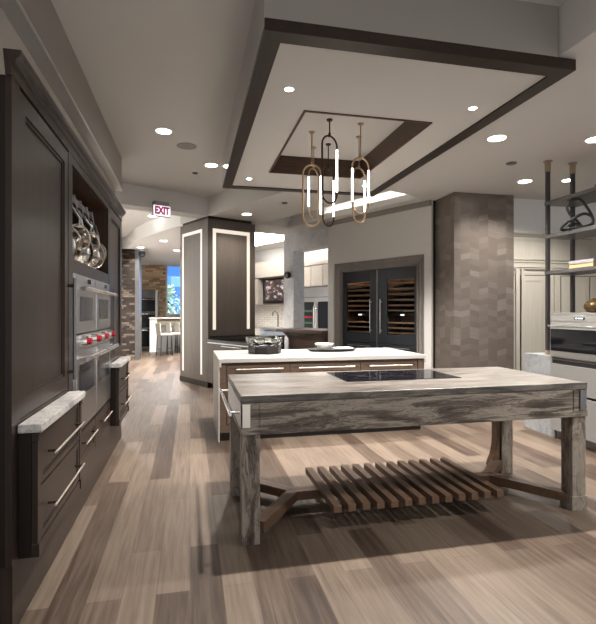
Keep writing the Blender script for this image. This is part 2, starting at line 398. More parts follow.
# ------------------------------------------------------------ lit wood column
t_ = thing('clad_column', 'square taupe wood clad column with glowing rectangular light frames on both faces', 'column', (c0.x, c0.y, 0), -64)
MB().box(-1.18, 0, 0, 1.04, .0, 3.135).build('body', 'col', t_)
MB().box(-1.19, .01, -.01, 1.05, 0, .105).build('plinth', 'cab_side', t_)
MB().box(-1.12, -.03, .03, .98, 3.135, 3.19).build('cap', 'cab_side', t_)
def led_frame(pts): 
    b = MB()
    for q in pts: b.box(*q)
    return b
MB().box(-1.075, -1.015, -.005, 0, .22, 2.97).box(-.29, -.23, -.005, 0, .22, 2.97).box(-1.015, -.29, -.005, 0, 2.91, 2.97).build('light_frame', 'ledcool', t_)
MB().box(0, .005, .10, .165, 1.07, 2.96).box(0, .005, .85, .915, 1.07, 2.96).box(0, .005, .165, .85, 2.89, 2.96).build('light_frame', 'led', t_)
MB().box(0, .012, .04, 1.04, .93, .955).build('rail', 'black', t_)

# chevron pillar
tag(MB().box(3.83, 4.84, 6.45, 7.3, 0, L).build('clad_pillar', 'chevron'), 'wide taupe pillar clad in shimmering chevron blocks right of the wine wall', 'pillar')

# ------------------------------------------------------------ left cabinet wall (frames: x runs along +Y, front faces +X)
XF = -.755
def lt(name, label, cat, y, x=XF, group=None): return thing(name, label, cat, (x, y, 0), 90, group)
# tall pantry
p = lt('tall_cabinet', 'tall dark oak pantry cabinet at the left edge with one long panelled door', 'cabinet', 2.30)
MB().box(.0, 1.09, .024, .62, .31, 2.44).build('body', 'cab_side', p)
MB().box(.0, .10, -.002, .024, .31, 2.44).box(.995, 1.09, -.002, .024, .31, 2.44).box(.10, .995, -.001, .024, .31, .925).build('face_frame', 'cab', p)
d = door_mb(.104, .99, .93, 2.425, 0, .085, .023, .014).build('door', 'cab', p)
pull(.985, 1.63, .985, d, y=-.0, r=.010, out=.04, bar='steel_d', posts='pull_post', vertical=True)
# niche cabinet with the ovens
p = lt('oven_tower', 'wide dark oak oven cabinet with open pan niche above and drawers below', 'cabinet', 3.39)
MB().box(0, .02, .0, .62, .31, 2.44).box(1.43, 1.46, 0, .62, .31, 2.44).box(.02, 1.43, .0, .62, .565, .585).box(.02, 1.43, 0, .62, 1.675, 1.766).box(.02, 1.43, .0, .62, 2.385, 2.44).box(.02, 1.43, 0, .03, .31, .32).build('carcass', 'cab', p)
MB().box(.02, 1.43, .60, .62, .31, 2.385).build('back_panel', 'cab_in', p)
MB().box(.021, .026, .02, .6, 1.767, 2.384).box(1.424, 1.429, .02, .6, 1.767, 2.384).box(.026, 1.424, .02, .6, 2.379, 2.384).build('niche_lining', 'cab_in', p)
for x0, x1 in ((.025, .72), (.73, 1.425)):
    d = door_mb(x0, x1, .325, .56, -.015, .045, .02, .008).build('drawer', 'cab', p)
    pull(x0 + .16, x1 - .12, .495, d, y=-.015, r=.006, out=.04)
# second tall cabinet
p = lt('tall_cabinet', 'tall narrow dark oak cabinet right of the hanging pans, above the small counter', 'cabinet', 4.86)
MB().box(.0, .89, .024, .62, .31, 2.44).build('body', 'cab_side', p)
MB().box(0, .05, 0, .024, .31, 2.44).box(.85, .89, 0, .024, .31, 2.44).box(.05, .85, 0, .024, .31, .945).build('face_frame', 'cab', p)
d = door_mb(.055, .845, .95, 2.425, 0, .085, .023, .014).build('door', 'cab', p)
pull(1.0, 1.63, .08, d, y=0, r=.010, out=.04, bar='steel_d', posts='pull_post', vertical=True)
# crown
prof = [(.02, 2.44), (-.004, 2.44), (-.004, 2.49), (-.016, 2.495), (-.022, 2.51), (-.036, 2.52), (-.042, 2.535), (-.042, 2.55), (.03, 2.55)]
struct(MB(frame((XF, 0, 0), 90)).extr([(y, z) for y, z in prof], 2.29, 5.76), 'trim_7', 'cab')
struct(MB().box(-1.39, -.757, 2.32, 5.74, 0, .309), 'trim_8', 'cab')
# breakfront drawer units
def breakfront(y, ln, label, wl):
    p = lt('drawer_cabinet', label, 'cabinet', y, -.675)
    MB().box(0, ln, .022, .075, .31, .872).build('body', 'cab_side', p)
    for x0 in (0, ln - .05): MB().box(x0, x0 + .05, -.005, .022, .31, .83).box(x0 - .004, x0 + .054, -.012, .022, .31, .37).box(x0 - .004, x0 + .054, -.009, .022, .83, .872).build('pilaster', 'cab', p, bevel=.004)
    MB().box(.05, ln - .05, -.006, .022, .31, .36).build('base_rail', 'cab', p)
    for z0, z1 in ((.37, .61), (.62, .865)):
        d = door_mb(.055, ln - .055, z0, z1, -.002, .03, .022, .006).build('drawer', 'cab', p)
        pull(.13, ln - .13, (z0 + z1) / 2 + .0, d, y=-.002, r=.006, out=.045)
    wt = lt('worktop', wl, 'worktop', y, -.675)
    MB().box(-.012, ln + .012, -.025, .075, .873, .912).build('slab', 'granite', wt, bevel=.004)
    return p
breakfront(2.37, .90, 'dark oak two drawer unit under the nearest grey marble ledge on the left', 'nearer grey marble ledge on the left drawer unit, below the pantry door')
breakfront(4.90, .75, 'dark oak two drawer unit beyond the ovens with bar pulls', 'farther grey marble ledge beyond the ovens on the left')

# ovens
def upper_oven(y, label):
    o = lt('wall_oven', label, 'oven', y, XF, 'upper wall ovens')
    MB().box(0, .70, -.008, .55, 1.262, 1.672).build('body', 'steel', o, bevel=.003)
    MB().box(.01, .69, -.014, -.008, 1.612, 1.668).build('control_panel', 'steel', o)
    MB().box(.40, .52, -.017, -.014, 1.62, 1.655).build('display', 'blackglass', o)
    d = MB().box(.01, .69, -.022, -.008, 1.27, 1.605).build('door', 'steel', o, bevel=.004)
    MB().box(.12, .56, -.025, -.022, 1.35, 1.52).build('door_glass', 'ovenglass', d)
    hh = MB().tube([(.02, -.072, 1.572), (.68, -.072, 1.572)], .016, 16).build('handle', 'chrome', d, smooth=True)
    for x in (.08, .60): MB().tube([(x, -.022, 1.572), (x, -.072, 1.572)], .014).build('handle_post', 'chrome', hh, smooth=True)
    return o
a = upper_oven(3.415, 'stainless upper wall oven nearest the pantry door, left of its twin')
def lower_oven(y, label):
    o = lt('wall_oven', label, 'oven', y, XF, 'lower wall ovens')
    MB().box(0, .70, -.008, .55, .59, 1.256).build('body', 'steel', o, bevel=.003)
    MB().box(.0, .70, -.02, -.008, 1.15, 1.25).build('control_panel', 'steel', o)
    d = MB().box(.01, .69, -.022, -.008, .60, 1.14).build('door', 'steel', o, bevel=.004)
    MB().box(.10, .60, -.025, -.022, .84, 1.05).build('door_glass', 'ovenglass', d)
    hh = MB().tube([(.02, -.085, 1.10), (.68, -.085, 1.10)], .018, 16).build('handle', 'chrome', d, smooth=True)
    for x in (.06, .64): MB().tube([(x, -.022, 1.10), (x, -.085, 1.10)], .014).build('handle_post', 'chrome', hh, smooth=True)
    for x in (.16, .52):
        k = MB().tube([(x, -.02, 1.21), (x, -.062, 1.21)], [.041, .036], 20).build('knob', 'chrome', o, smooth=True)
        MB().tube([(x, -.062, 1.21), (x, -.09, 1.21)], [.025, .022], 20).build('knob_grip', 'red', k, smooth=True)
    return o
bq = lower_oven(3.415, 'stainless lower oven with red knobs nearest the pantry, left of its twin')
dup(a, (XF, 4.12, 0), 90, 'stainless upper wall oven on the right, next to the narrow tall cabinet')
dup(bq, (XF, 4.12, 0), 90, 'stainless lower oven with red knobs on the right, beside the small drawer unit')

# hanging pans
rk = lt('pot_rack', 'dark metal rail with hooks across the niche above the ovens', 'rack', 3.42)
MB().box(0.0, 1.39, .135, .143, 2.27, 2.32).box(0, 1.39, .135, .143, 2.22, 2.235).build('rail', 'steel', rk, smooth=True)
hx = [.14, .38, .62, .84, 1.08, 1.30]
for x in hx:
    MB().tube([(x, .137, 2.325), (x, .125, 2.325), (x, .115, 2.26), (x, .105, 2.195), (x, .095, 2.185), (x, .085, 2.20)], .006, 8).build('hook', 'steel', rk, smooth=True)
def pan(kind, loc, label, r, dep, hl, turn):
    o = thing(kind, label, 'pan', loc, turn, 'pans hanging in the niche')
    zc = -hl - r     # pan centre below the hook
    rot = Matrix.Rotation(R(90), 4, 'X')
    MB().lathe([(r * .82, -.002), (r * .9, .006), (r, dep), (r + .006, dep + .002), (r - .003, dep), (r * .88, .010), (r * .8, .004)], (0, 0, zc), 36, rot=rot).build('bowl', 'pan', o, smooth=True)
    MB().tube([(0, -dep, zc + r - .004), (0, -dep - .012, zc + r + .04), (0, -.02, -.05), (0, 0, -.008)], [.007, .010, .011, .008], 10).build('handle', 'steel', o, smooth=True)
    return o
PX = XF - .10
pan('skillet', (PX, 3.42 + .14, 2.215), 'large polished steel skillet hanging foremost in the niche', .130, .045, .21, 60)
pan('saucepan', (PX, 3.42 + .38, 2.215), 'deep polished saucepan hanging second from the front in the niche', .095, .09, .17, 50)
pan('skillet', (PX, 3.42 + .62, 2.215), 'shallow steel skillet hanging in the middle of the niche', .125, .04, .20, 62)
pan('saucepan', (PX, 3.42 + .84, 2.215), 'small polished saucepan hanging behind the middle skillet', .085, .08, .15, 48)
pan('skillet', (PX, 3.42 + 1.08, 2.215), 'steel saute pan hanging second to last in the niche', .115, .05, .19, 55)
pan('skillet', (PX, 3.42 + 1.30, 2.215), 'small steel frying pan hanging last at the far side of the niche', .09, .04, .17, 50)

# ------------------------------------------------------------ prep table
p = thing('prep_table', 'long brown veined stone table with slatted shelf stretcher in the foreground', 'table', (.30, 2.895, 0))
MB().box(0, 2.475, 0, 1.02, .862, .907).build('tabletop', 'tabletop', p, bevel=.004)
b = MB(); b.box(.004, 2.471, .004, .034, .668, .8615); b.box(.004, 2.471, .95, .98, .668, .8615); b.box(.004, .034, .034, .95, .668, .8615); b.box(2.441, 2.471, .034, .95, .668, .8615)
b.box(.002, 2.473, -.003, .004, .668, .708); b.box(-.002, .004, 0, .98, .668, .708)
b.box(.114, .118, -.002, .004, .708, .862) ; b.box(2.357, 2.361, -.002, .004, .708, .862)
b.build('apron', 'quartzite', p, bevel=.002)
for x, y in ((0.004, .004), (2.351, .004), (.004, .80), (2.351, .80)):
    l = MB().box(x, x + .112, y, y + .108, 0, .667).build('leg', 'quartz_leg', p, bevel=.003)
    if y < .1 and x > 1: MB().box(x - .006, x + .118, y - .006, y + .112, 0, .10).build('foot', 'quartz_leg', l, bevel=.003)
for xo, sx in ((.117, 1), (2.350, -1)):
    pts = [(xo, .06), (xo + sx * .085, .06), (xo + sx * .08, .10), (xo + sx * .052, .16), (xo + sx * .036, .23), (xo + sx * .030, .30), (xo + sx * .030, .66), (xo, .66)]
    MB().extr(pts, .82, .895, axis='y').build('brace', 'slat', p)
def bar(b, p0, p1, wd, z0, z1):
    d = Vector((p1[0] - p0[0], p1[1] - p0[1])); d.normalize(); n = Vector((-d.y, d.x)) * wd / 2
    b.prism([(p0[0] - n.x, p0[1] - n.y), (p1[0] - n.x, p1[1] - n.y), (p1[0] + n.x, p1[1] + n.y), (p0[0] + n.x, p0[1] + n.y)], z0, z1)
b = MB(); bar(b, (.42, .53), (2.05, .53), .10, .055, .118)
b.build('stretcher', 'slatx', p, bevel=.003)
for (ax, ay, bx_, by_) in ((.115, .06, .44, .53), (.115, .86, .44, .53), (2.351, .06, 2.03, .53), (2.351, .86, 2.03, .53)):
    b = MB(); bar(b, (ax, ay), (bx_, by_), .085, .054, .119); b.build('stretcher_arm', 'slatx', p, bevel=.003)
for k in range(13):
    x = .603 + k * .0988
    MB().box(x, x + .052, .065, .845, .119, .166).build('slat', 'slat', p, bevel=.002)
MB().box(.008, .055, -.006, .004, .714, .856).build('corner_plate', 'nickel', p, bevel=.001, label='satin nickel corner plate')
MB().box(2.41, 2.455, -.006, .004, .714, .856).build('corner_plate', 'steel_d', p, bevel=.001, label='dark metal corner plate')
MB().box(-.003, 0.0, .02, .96, .712, .86).build('end_panel', 'steel', p)  # steel sheet stands in for the pale reflection on the glossy stone end
tb = MB().tube([(-.065, -.0, .80), (-.065, .96, .80)], .010, 14).build('towel_bar', 'chrome', p, smooth=True)
for y in (.06, .88): MB().tube([(0, y, .80), (-.065, y, .80)], .009).build('bar_post', 'chrome', tb, smooth=True)
ck = thing('cooktop', 'black glass induction cooktop set in the brown stone table', 'cooktop', (1.105, 3.31, .907))
MB().box(0, .925, 0, .53, .0, .004).build('glass_top', 'blackglass', ck, bevel=.0015)
for x, y, r in ((.2, .38, .09), (.2, .15, .075), (.46, .3, .11), (.72, .38, .09), (.72, .15, .075)):
    MB().tube([(x + r * math.cos(a * PI / 16), y + r * math.sin(a * PI / 16), .0042) for a in range(32)], .0006, 4, closed=True).build('zone_ring', 'steel_d', ck)

# ------------------------------------------------------------ island
p = thing('island', 'brown oak island with three drawers behind the stone table', 'island', (.30, 5.25, 0))
MB().box(.016, 2.42, .04, 1.10, .10, .855).build('body', 'island', p)
MB().box(.016, 2.42, .0, .04, .10, .18).box(.016, .085, .0, .04, .18, .855).box(2.345, 2.42, 0, .04, .18, .855).box(.085, 2.345, .0, .04, .83, .855).build('face_frame', 'island', p)
MB().box(.03, 2.40, .05, 1.08, 0, .10).build('toe_kick', 'base', p)
xs = [.09, .79, 1.625, 2.34]; 
for a_, b_ in zip(xs, xs[1:]):
    d = door_mb(a_ + .004, b_ - .004, .705, .826, .005, .028, .035, .008).build('drawer', 'island', p)
    pull(a_ + .10, b_ - .08, .785, d, y=.005, r=.007, out=.03, bar='nickel', posts='nickel')
    door_mb(a_ + .004, b_ - .004, .19, .695, .005, .07, .035, .01).build('door', 'island', p)
q = thing('worktop', 'white quartz worktop with thick edge on the island, waterfall at its left end', 'worktop', (.30, 5.25, 0))
MB().box(0, 2.445, -.02, 1.15, .858, .90).box(0, .028, -.021, .0, .81, .858).box(2.417, 2.445, -.021, .0, .81, .858).box(2.423, 2.445, 0, 1.15, .81, .858).build('slab', 'quartz', q, bevel=.002)
MB().box(0, .014, .0, 1.15, 0, .858).build('waterfall_panel', 'quartz', q, bevel=.001)

# bowl on a base
q = thing('glass_bowl', 'ruffled clear glass bowl on a black octagonal base on the island', 'bowl', (.905, 5.90, .90))
MB().lathe([(.20, 0), (.205, .005), (.205, .085), (.18, .092)], n=8).build('base', 'base', q)
b = MB(); prof = [(.12, .093), (.19, .10), (.222, .135), (.226, .195), (.212, .195), (.206, .14), (.17, .115), (.10, .107)]
n = 48; rings = []
for r, z in prof: rings.append([b._v((math.cos(2 * PI * k / n) * r * (1 + .05 * math.cos(k * 2 * PI * 8 / n)), math.sin(2 * PI * k / n) * r * (1 + .05 * math.cos(k * 2 * PI * 8 / n)), z + (.008 * math.cos(k * 2 * PI * 8 / n) if r > .15 else 0))) for k in range(n)])
for a_, c_ in zip(rings, rings[1:]):
    for k in range(n): b.bm.faces.new((a_[k], a_[(k + 1) % n], c_[(k + 1) % n], c_[k]))
b.bm.faces.new(rings[0][::-1]); b.bm.faces.new(rings[-1]); b.build('bowl', 'glass', q, smooth=True)
# oval tray, bowl, napkin
tg = MB().lathe([(.20, 0), (.29, .008), (.335, .030), (.33, .034), (.28, .016), (.01, .012)], n=48, sy=.55).build('serving_tray', 'tray', smooth=True)
tg.location = (1.80, 6.0, .90); tag(tg, 'dark oval serving tray lying on the island right of the glass bowl', 'tray')
bw_ = MB().lathe([(.055, 0), (.065, .004), (.118, .075), (.122, .085), (.114, .083), (.06, .014), (.01, .012)], n=40).build('small_bowl', 'ceramic', smooth=True)
bw_.location = (1.69, 5.98, .9165); tag(bw_, 'small cream bowl standing on the dark oval tray', 'bowl')
np_ = MB().lathe([(.05, 0), (.10, .006), (.135, .022), (.13, .024), (.09, .010), (.01, .008)], n=36).build('plate', 'cloth', smooth=True)
np_.location = (1.96, 6.02, .9165); tag(np_, 'low white dish at the right end of the oval tray', 'plate')

# ------------------------------------------------------------ wine fridges in niche (wine wall frame)
o = thing('niche_surround', 'grey moulded wood surround framing the pair of wine fridges', 'frame', (A.x, A.y, 0), -64)
b = MB(); b.box(-2.286, -2.065, .03, .12, 0, 2.342).box(-.295, -.139, .03, .12, 0, 2.342).box(-2.065, -.295, .03, .12, 2.17, 2.342)
b.box(-2.17, -2.12, .015, .03, 0, 2.28).box(-.245, -.20, .015, .03, 0, 2.28).box(-2.12, -.245, .015, .03, 2.235, 2.28)
b.box(-2.09, -2.065, .005, .03, 0, 2.20).box(-.295, -.27, .005, .03, 0, 2.20).box(-2.09, -.27, .005, .03, 2.175, 2.20)
M['greywood'] = wood('weathered grey wood', (.19, .17, .155), .45)
b.build('moulding', 'greywood', o, bevel=.003)
MB().box(-1.193, -1.167, .03, .06, .1, 2.16).build('centre_strip', 'steel_d', o)
def wine(s0, hs, label):
    ww = .865; q = A - u * s0
    o = thing('wine_fridge', label, 'fridge', (q.x, q.y, 0), -64, 'wine fridges in the niche')
    M.setdefault('panel_black', wood('black stained panel', (.024, .027, .032), .3, contrast=.2))
    g0, g1, z0, z1 = (.10, .70, 1.02, 1.955) if hs else (.205, .80, 1.01, 1.96)
    MB().box(0, ww, .66, .68, .1, 2.165).box(0, .02, .08, .66, .1, 2.165).box(ww - .02, ww, .08, .66, .1, 2.165).box(.02, ww - .02, .08, .66, 2.14, 2.165).box(.02, ww - .02, .08, .66, .95, .98).build('cabinet', 'cab_in', o)
    dr = MB().box(0, g0, .04, .08, .84, 2.165).box(g1, ww, .04, .08, .84, 2.165).box(g0, g1, .04, .08, .84, z0).box(g0, g1, .04, .08, z1, 2.165).build('door', 'panel_black', o, bevel=.003)
    M.setdefault('wineglass', mat('tinted door glass', (.75, .75, .75), .02, trans=1, ior=1.1))
    MB().box(g0, g1, .055, .059, z0, z1).build('door_glass', 'wineglass', dr)
    for zz0, zz1 in ((.10, .45), (.46, .83)):
        d2 = MB().box(0, ww, .04, .08, zz0, zz1).build('drawer', 'panel_black', o, bevel=.003)
        pull(.15, ww - .15, zz1 - .05, d2, y=.04, r=.007, out=.03, bar='steel', posts='steel')
    hx_ = .735 if hs else .085
    pull(1.02, 1.635, hx_, dr, y=.04, r=.008, out=.04, bar='chrome', posts='steel', vertical=True)
    M.setdefault('shelfwood', wood('lit beech rack', (.50, .34, .21), .5, axis='x'))
    for z in (1.90, 1.81, 1.715, 1.615, 1.52, 1.43, 1.215, 1.125, 1.035):
        MB().box(g0 - .05, g1 + .05, .10, .125, z - .011, z + .013).box(g0 - .05, g1 + .05, .125, .6, z - .015, z - .008).build('rack', 'shelfwood', o)
    MB().box(g0, g1, .10, .6, 1.33, 1.375).build('divider', 'black', o)
    MB().box((g0 + g1) / 2 - .04, (g0 + g1) / 2 + .04, .097, .0995, 1.343, 1.362).build('display', 'screenblue', o)
    lamp('AREA', ((g0 + g1) / 2, .35, 2.12), 4.5, o, size=.5, size_y=.3, color=(1, .85, .65)); lamp('AREA', ((g0 + g1) / 2, .14, 1.32), 2, o, size=.5, size_y=.05, color=(1, .85, .65))
    return o
wine(-2.06, True, 'black panelled wine fridge on the left of the pair, handle at its right')
wine(-1.165, False, 'black panelled wine fridge on the right of the pair, nearer the chevron pillar')
for s0, g0 in ((-2.06, .10), (-1.165, .205)):
    which = 'left' if s0 < -2 else 'right'
    for zi, z in enumerate((1.81, 1.615, 1.43, 1.125)):
        for k in range(5):
            q = A - u * (s0 + g0 + .08 + k * .11) + w * .15
            bt = MB().tube([(0, .0, 0), (0, .02, 0), (0, .1, 0), (0, .14, 0), (0, .4, 0)], [.014, .014, .016, .036, .037], 12).build('wine_bottle', 'ovenglass', smooth=True)
            bt.location = (q.x, q.y, z + .0295); bt.rotation_euler = (0, 0, R(-64))
            lv = ('top', 'middle', 'third', 'lowest')[zi]
            tag(bt, f'dark wine bottle lying on the {lv} filled rack inside the {which} wine fridge', 'bottle', f'bottles on the {lv} filled rack of the {which} wine fridge')

# ------------------------------------------------------------ right side: marble counter, oven cabinet, shelving
tag(MB().box(4.0, 4.70, 4.625, 5.13, 0, .907).build('marble_counter', 'marble_counter', bevel=.002), 'white marble counter block with waterfall end left of the grey oven cabinet', 'counter')
p = thing('oven_cabinet', 'grey lacquered built-in cabinet at the right edge holding the steam oven', 'cabinet', (3.93, 4.62, 0), -90)
MB().box(0, .025, -.0, .62, .10, 1.402).box(.80, .83, 0, .62, .10, 1.402).box(.025, .80, 0, .62, 1.378, 1.402).box(.025, .80, .0, .62, .885, .905).box(.025, .80, .6, .62, .1, 1.378).box(.83, 2.2, .0, .62, .1, 1.402).build('carcass', 'greycab', p, bevel=.002)
MB().box(.02, 2.2, .07, .6, 0, .10).build('toe_kick', 'steel_d', p)
for z0, z1 in ((.545, .84), (.11, .52)):
    d = MB().box(.03, .797, -.012, .02, z0, z1).build('drawer', 'greycab', p, bevel=.003)
MB().box(.03, .797, .005, .03, .84, .885).box(.03, .797, .005, .03, .52, .545).build('finger_groove', 'black', p)
M['matteglass'] = mat('black oven glass', (.004, .004, .005), .06, spec=.12)
M['steel2'] = mat('satin grey steel', (.36, .355, .34), .34, .9)
o = thing('steam_oven', 'stainless and black glass steam oven built into the grey cabinet on the right', 'oven', (3.93, 4.62, 0), -90)
MB().box(.03, .795, -.004, .5, .912, 1.376).build('body', 'steel2', o)
MB().box(.032, .793, -.014, -.004, 1.312, 1.372).build('control_panel', 'steel2', o, bevel=.002)
MB().box(.36, .50, -.016, -.014, 1.328, 1.356).build('display', 'blackglass', o)
for k in range(3): MB().box(.38 + k * .035, .40 + k * .035, -.0175, -.016, 1.338, 1.348).build('display_mark', 'screenblue', o)
d = MB().box(.032, .793, -.02, -.004, .915, 1.295).build('door', 'steel2', o, bevel=.002)
MB().box(.034, .791, -.024, -.02, .985, 1.225).build('door_glass', 'matteglass', d)
hh = MB().tube([(.03, -.05, 1.255), (.795, -.05, 1.255)], .010, 14).build('handle', 'steel2', d, smooth=True)
for x in (.08, .745): MB().tube([(x, -.02, 1.255), (x, -.05, 1.255)], .007).build('handle_post', 'steel2', hh, smooth=True)

p = thing('shelving_unit', 'open shelving with dark metal posts from counter to ceiling on the right', 'shelving', (4.12, 4.88, 0))
for x, y, zb in ((.0, 0, .908), (.345, 0, .908), (0, -1.9, 1.403), (.345, -1.9, 1.403)):
    ps = MB().box(x - .02, x + .02, y - .02, y + .02, zb, L - .001).build('post', 'post', p, bevel=.003)
    MB().box(x - .023, x + .023, y - .023, y + .023, L - .13, L - .002).lathe([(.05, L - .012), (.05, L - .001)], (x, y, 0), 20).build('collar', 'collar', ps)
    MB().box(x - .023, x + .023, y - .023, y + .023, zb, zb + .05).build('foot_collar', 'collar', ps)
for z in (2.664, 2.271, 1.848): MB().box(-.03, .40, -1.95, .02, z, z + .042).build('shelf', 'shelf', p, bevel=.003)
# knot sculpture
def sm(pts, n=8, closed=True):
    out = []; P = [Vector(q) for q in pts]; m_ = len(P)
    for i in range(m_ if closed else m_ - 1):
        p0, p1, p2, p3 = (P[(i - 1) % m_], P[i], P[(i + 1) % m_], P[(i + 2) % m_]) if closed else (P[max(i - 1, 0)], P[i], P[i + 1], P[min(i + 2, m_ - 1)])
        for k in range(n):
            t = k / n; out.append(.5 * ((2 * p1) + (p2 - p0) * t + (2 * p0 - 5 * p1 + 4 * p2 - p3) * t * t + (3 * p1 - p0 - 3 * p2 + p3) * t ** 3))
    return out
ks = MB().tube(sm([(.13, .0, .022), (.155, .02, .10), (.10, .02, .22), (.02, .0, .31), (-.09, -.02, .27), (-.075, -.02, .18), (.0, .02, .10), (.05, .05, .03), (-.04, .06, .022), (-.15, .02, .022), (-.10, -.02, .08), (-.02, -.05, .12), (.07, -.03, .155), (.145, -.01, .12), (.14, -.02, .05), (.03, -.06, .022), (-.09, -.06, .025), (-.03, .0, .07), (.05, .01, .035)], 8), .014, 10, closed=True).build('knot_sculpture', 'black', smooth=True)
ks.location = (4.17, 4.50, 2.309); ks.rotation_euler = (0, 0, R(-43)); ks.scale = (1.0, 1, 1.12)
tag(ks, 'black looping knot sculpture standing on the middle metal shelf', 'sculpture')
def book(name, loc, sx, sy, sz, cover, label, spine=False):
    o = thing(name, label, 'book', loc, 0, 'books on the lowest metal shelf')
    MB().box(.006, sx, .004, sy - .004, .004, sz - .004).build('pages', 'paper', o)
    MB().box(0, sx + .004, 0, sy, 0, .004).box(0, sx + .004, 0, sy, sz - .004, sz).box(sx, sx + .004, 0, sy, .004, sz - .004).box(*((-.001, .004, 0, sy, .004, sz - .004) if spine else (sx, sx + .004, 0, sy, .004, sz - .004))).build('cover', cover, o)
    return o
book('book', (4.22, 4.33, 1.8905), .22, .35, .06, 'bookb', 'thick tan book with yellow pages, under the pale grey one')
book('book', (4.225, 4.33, 1.951), .21, .345, .035, 'bookw', 'slim pale grey book lying on top of the thick tan book', True)
rb = MB().lathe([(.05, 0), (.06, .006), (.13, .03), (.16, .035), (.155, .03), (.06, .012), (.01, .01)], n=36).build('shallow_bowl', 'redbowl', smooth=True)
rb.location = (4.27, 4.14, 2.707); tag(rb, 'shallow red orange bowl on the top metal shelf at the right edge', 'bowl')
vs = MB().lathe([(.07, 0), (.13, .012), (.155, .05), (.15, .09), (.11, .13), (.06, .155), (.045, .15), (.01, .14)], n=36, sx=1, sy=.8).build('pebble_vase', 'vase', smooth=True)
vs.location = (4.31, 4.35, 1.403); tag(vs, 'glossy amber brown pebble shaped vase on top of the grey oven cabinet', 'vase')

# cream panelled cabinetry on the back wall
p = thing('panelled_cabinet', 'cream limed oak wall cabinetry with tall framed doors behind the metal shelving', 'cabinet', (4.9, 7.83, 0))
MB().box(0, 3.9, .0, .045, 0, 2.82).build('backing', 'cream', p)
MB().extr([(.045, 2.81), (-.01, 2.81), (-.02, 2.83), (-.05, 2.86), (-.05, 2.885), (.045, 2.885)], 0, 3.9).build('cornice', 'cream', p)
MB().box(0, 3.9, -.03, 0, 2.20, 2.34).box(0, 3.9, -.045, 0, 2.325, 2.345).box(0, 3.9, -.045, 0, 2.235, 2.25).build('rail', 'cream', p, bevel=.003)
for x0, x1 in ((.1, 2.70), (2.85, 3.85)):
    d = door_mb(x0, x1, 2.38, 2.80, -.02, .05, .02, .01).build('upper_door', 'cream', p)
    MB().box(x0 - .012, x1 + .012, -.003, 0, 2.80, 2.812).box(x1, x1 + .014, -.003, 0, 2.37, 2.80).build('reveal', 'black', d)
for x0, x1 in ((1.12, 1.68), (2.0, 2.62), (2.66, 3.8), (.15, .98)):
    d = door_mb(x0, x1, .12, 2.08, -.02, .09, .02, .01).build('door', 'cream', p)
    MB().box(x0 - .01, x1 + .01, -.003, 0, 2.08, 2.095).box(x0 - .012, x0, -.003, 0, .12, 2.08).build('reveal', 'black', d)
for x in (1.00, 1.72): MB().box(x + .0, x + .08, -.035, 0, .0, 2.2).box(x + .12, x + .18, -.03, 0, 0, 2.2).build('pilaster', 'cream', p, bevel=.004)

# ------------------------------------------------------------ counters behind the island
CX = (c0.x, c0.y, 0)
p = thing('counter_cabinet', 'low taupe counter run projecting from the lit column behind the island', 'counter', CX, -64)
MB().box(.005, 1.45, .0, .62, .10, .83).build('body', 'col', p)
MB().box(.005, 1.45, .05, .6, 0, .10).build('toe_kick', 'base', p)
MB().box(.02, 1.46, -.02, .63, .832, .85).build('trim', 'steel', p)
MB().box(.02, 1.47, -.03, .64, .85, .90).build('counter_slab', 'blackglass', p)
pull(.55, 1.2, .80, p, y=0, r=.008, out=.035, bar='steel', posts='steel')
q = A - u * (-3.9) - w * .55
p = thing('black_cabinet', 'low black cabinet behind the glass bowl, left of the walnut bar', 'cabinet', (q.x, q.y, 0), -64)
MB().box(-.45, 0.15, 0, .45, 0, .86).build('body', 'black', p, bevel=.004)
MB().box(-.47, .17, -.02, .46, .862, .885).build('top', 'black', p)
p = thing('bar_counter', 'walnut bar top on a tapered support in the marble framed opening', 'counter', (A.x, A.y, 0), -64)
MB().box(-4.05, -2.50, -.12, .75, .96, 1.03).build('bar_top', 'bar', p, bevel=.004)
MB().extr([(-3.95, .96), (-2.55, .96), (-2.55, 0), (-3.70, 0), (-3.72, .82)][::-1], -.02, .22, axis='y').build('support', 'bar', p)
# far kitchen
p = thing('built_in_fridge', 'stainless built-in fridge with glass doors seen through the marble opening', 'fridge', (K[0], K[1], 0), -64)
MB().box(-.70, .80, .02, .60, .1, 2.1).build('body', 'steel_d', p)
M['greenlit'] = mat('green bottles in lit fridge', (.03, .10, .05), .3)
for x0, x1 in ((-.69, .045), (.055, .79)):
    MB().box(x0, x1, -.012, .02, 1.82, 2.09).build('grille_panel', 'steel', p)
    d = MB().box(x0, x0 + .08, -.012, .02, .15, 1.80).box(x1 - .08, x1, -.012, .02, .15, 1.80).box(x0 + .08, x1 - .08, -.012, .02, 1.68, 1.80).box(x0 + .08, x1 - .08, -.012, .02, .15, .85).build('door', 'steel', p)
    MB().box(x0 + .08, x1 - .08, 0, .006, .85, 1.68).build('door_glass', 'ovenglass', d)
    hxx = x1 - .04 if x0 < 0 else x0 + .04
    pull(.7, 1.55, hxx, d, y=-.012, r=.014, out=.05, bar='chrome', posts='steel', vertical=True)
for k, (cx_, cc) in enumerate((('green', 'greenlit'), ('red', 'red'), ('green', 'greenlit'))):
    z = 1.42 - k * .17
    MB().box(-.58, -.12, -.004, -.001, z - .03, z + .025).build('shelf_goods', cc, p, label=f'{cx_} packages behind the glass')
p = thing('wall_cabinet', 'pale wood wall cabinets above the built-in fridge in the far kitchen', 'cabinet', (K[0], K[1], 0), -64)
M['palewood'] = wood('pale taupe veneer', (.40, .36, .31), .45, axis='x', contrast=.15)
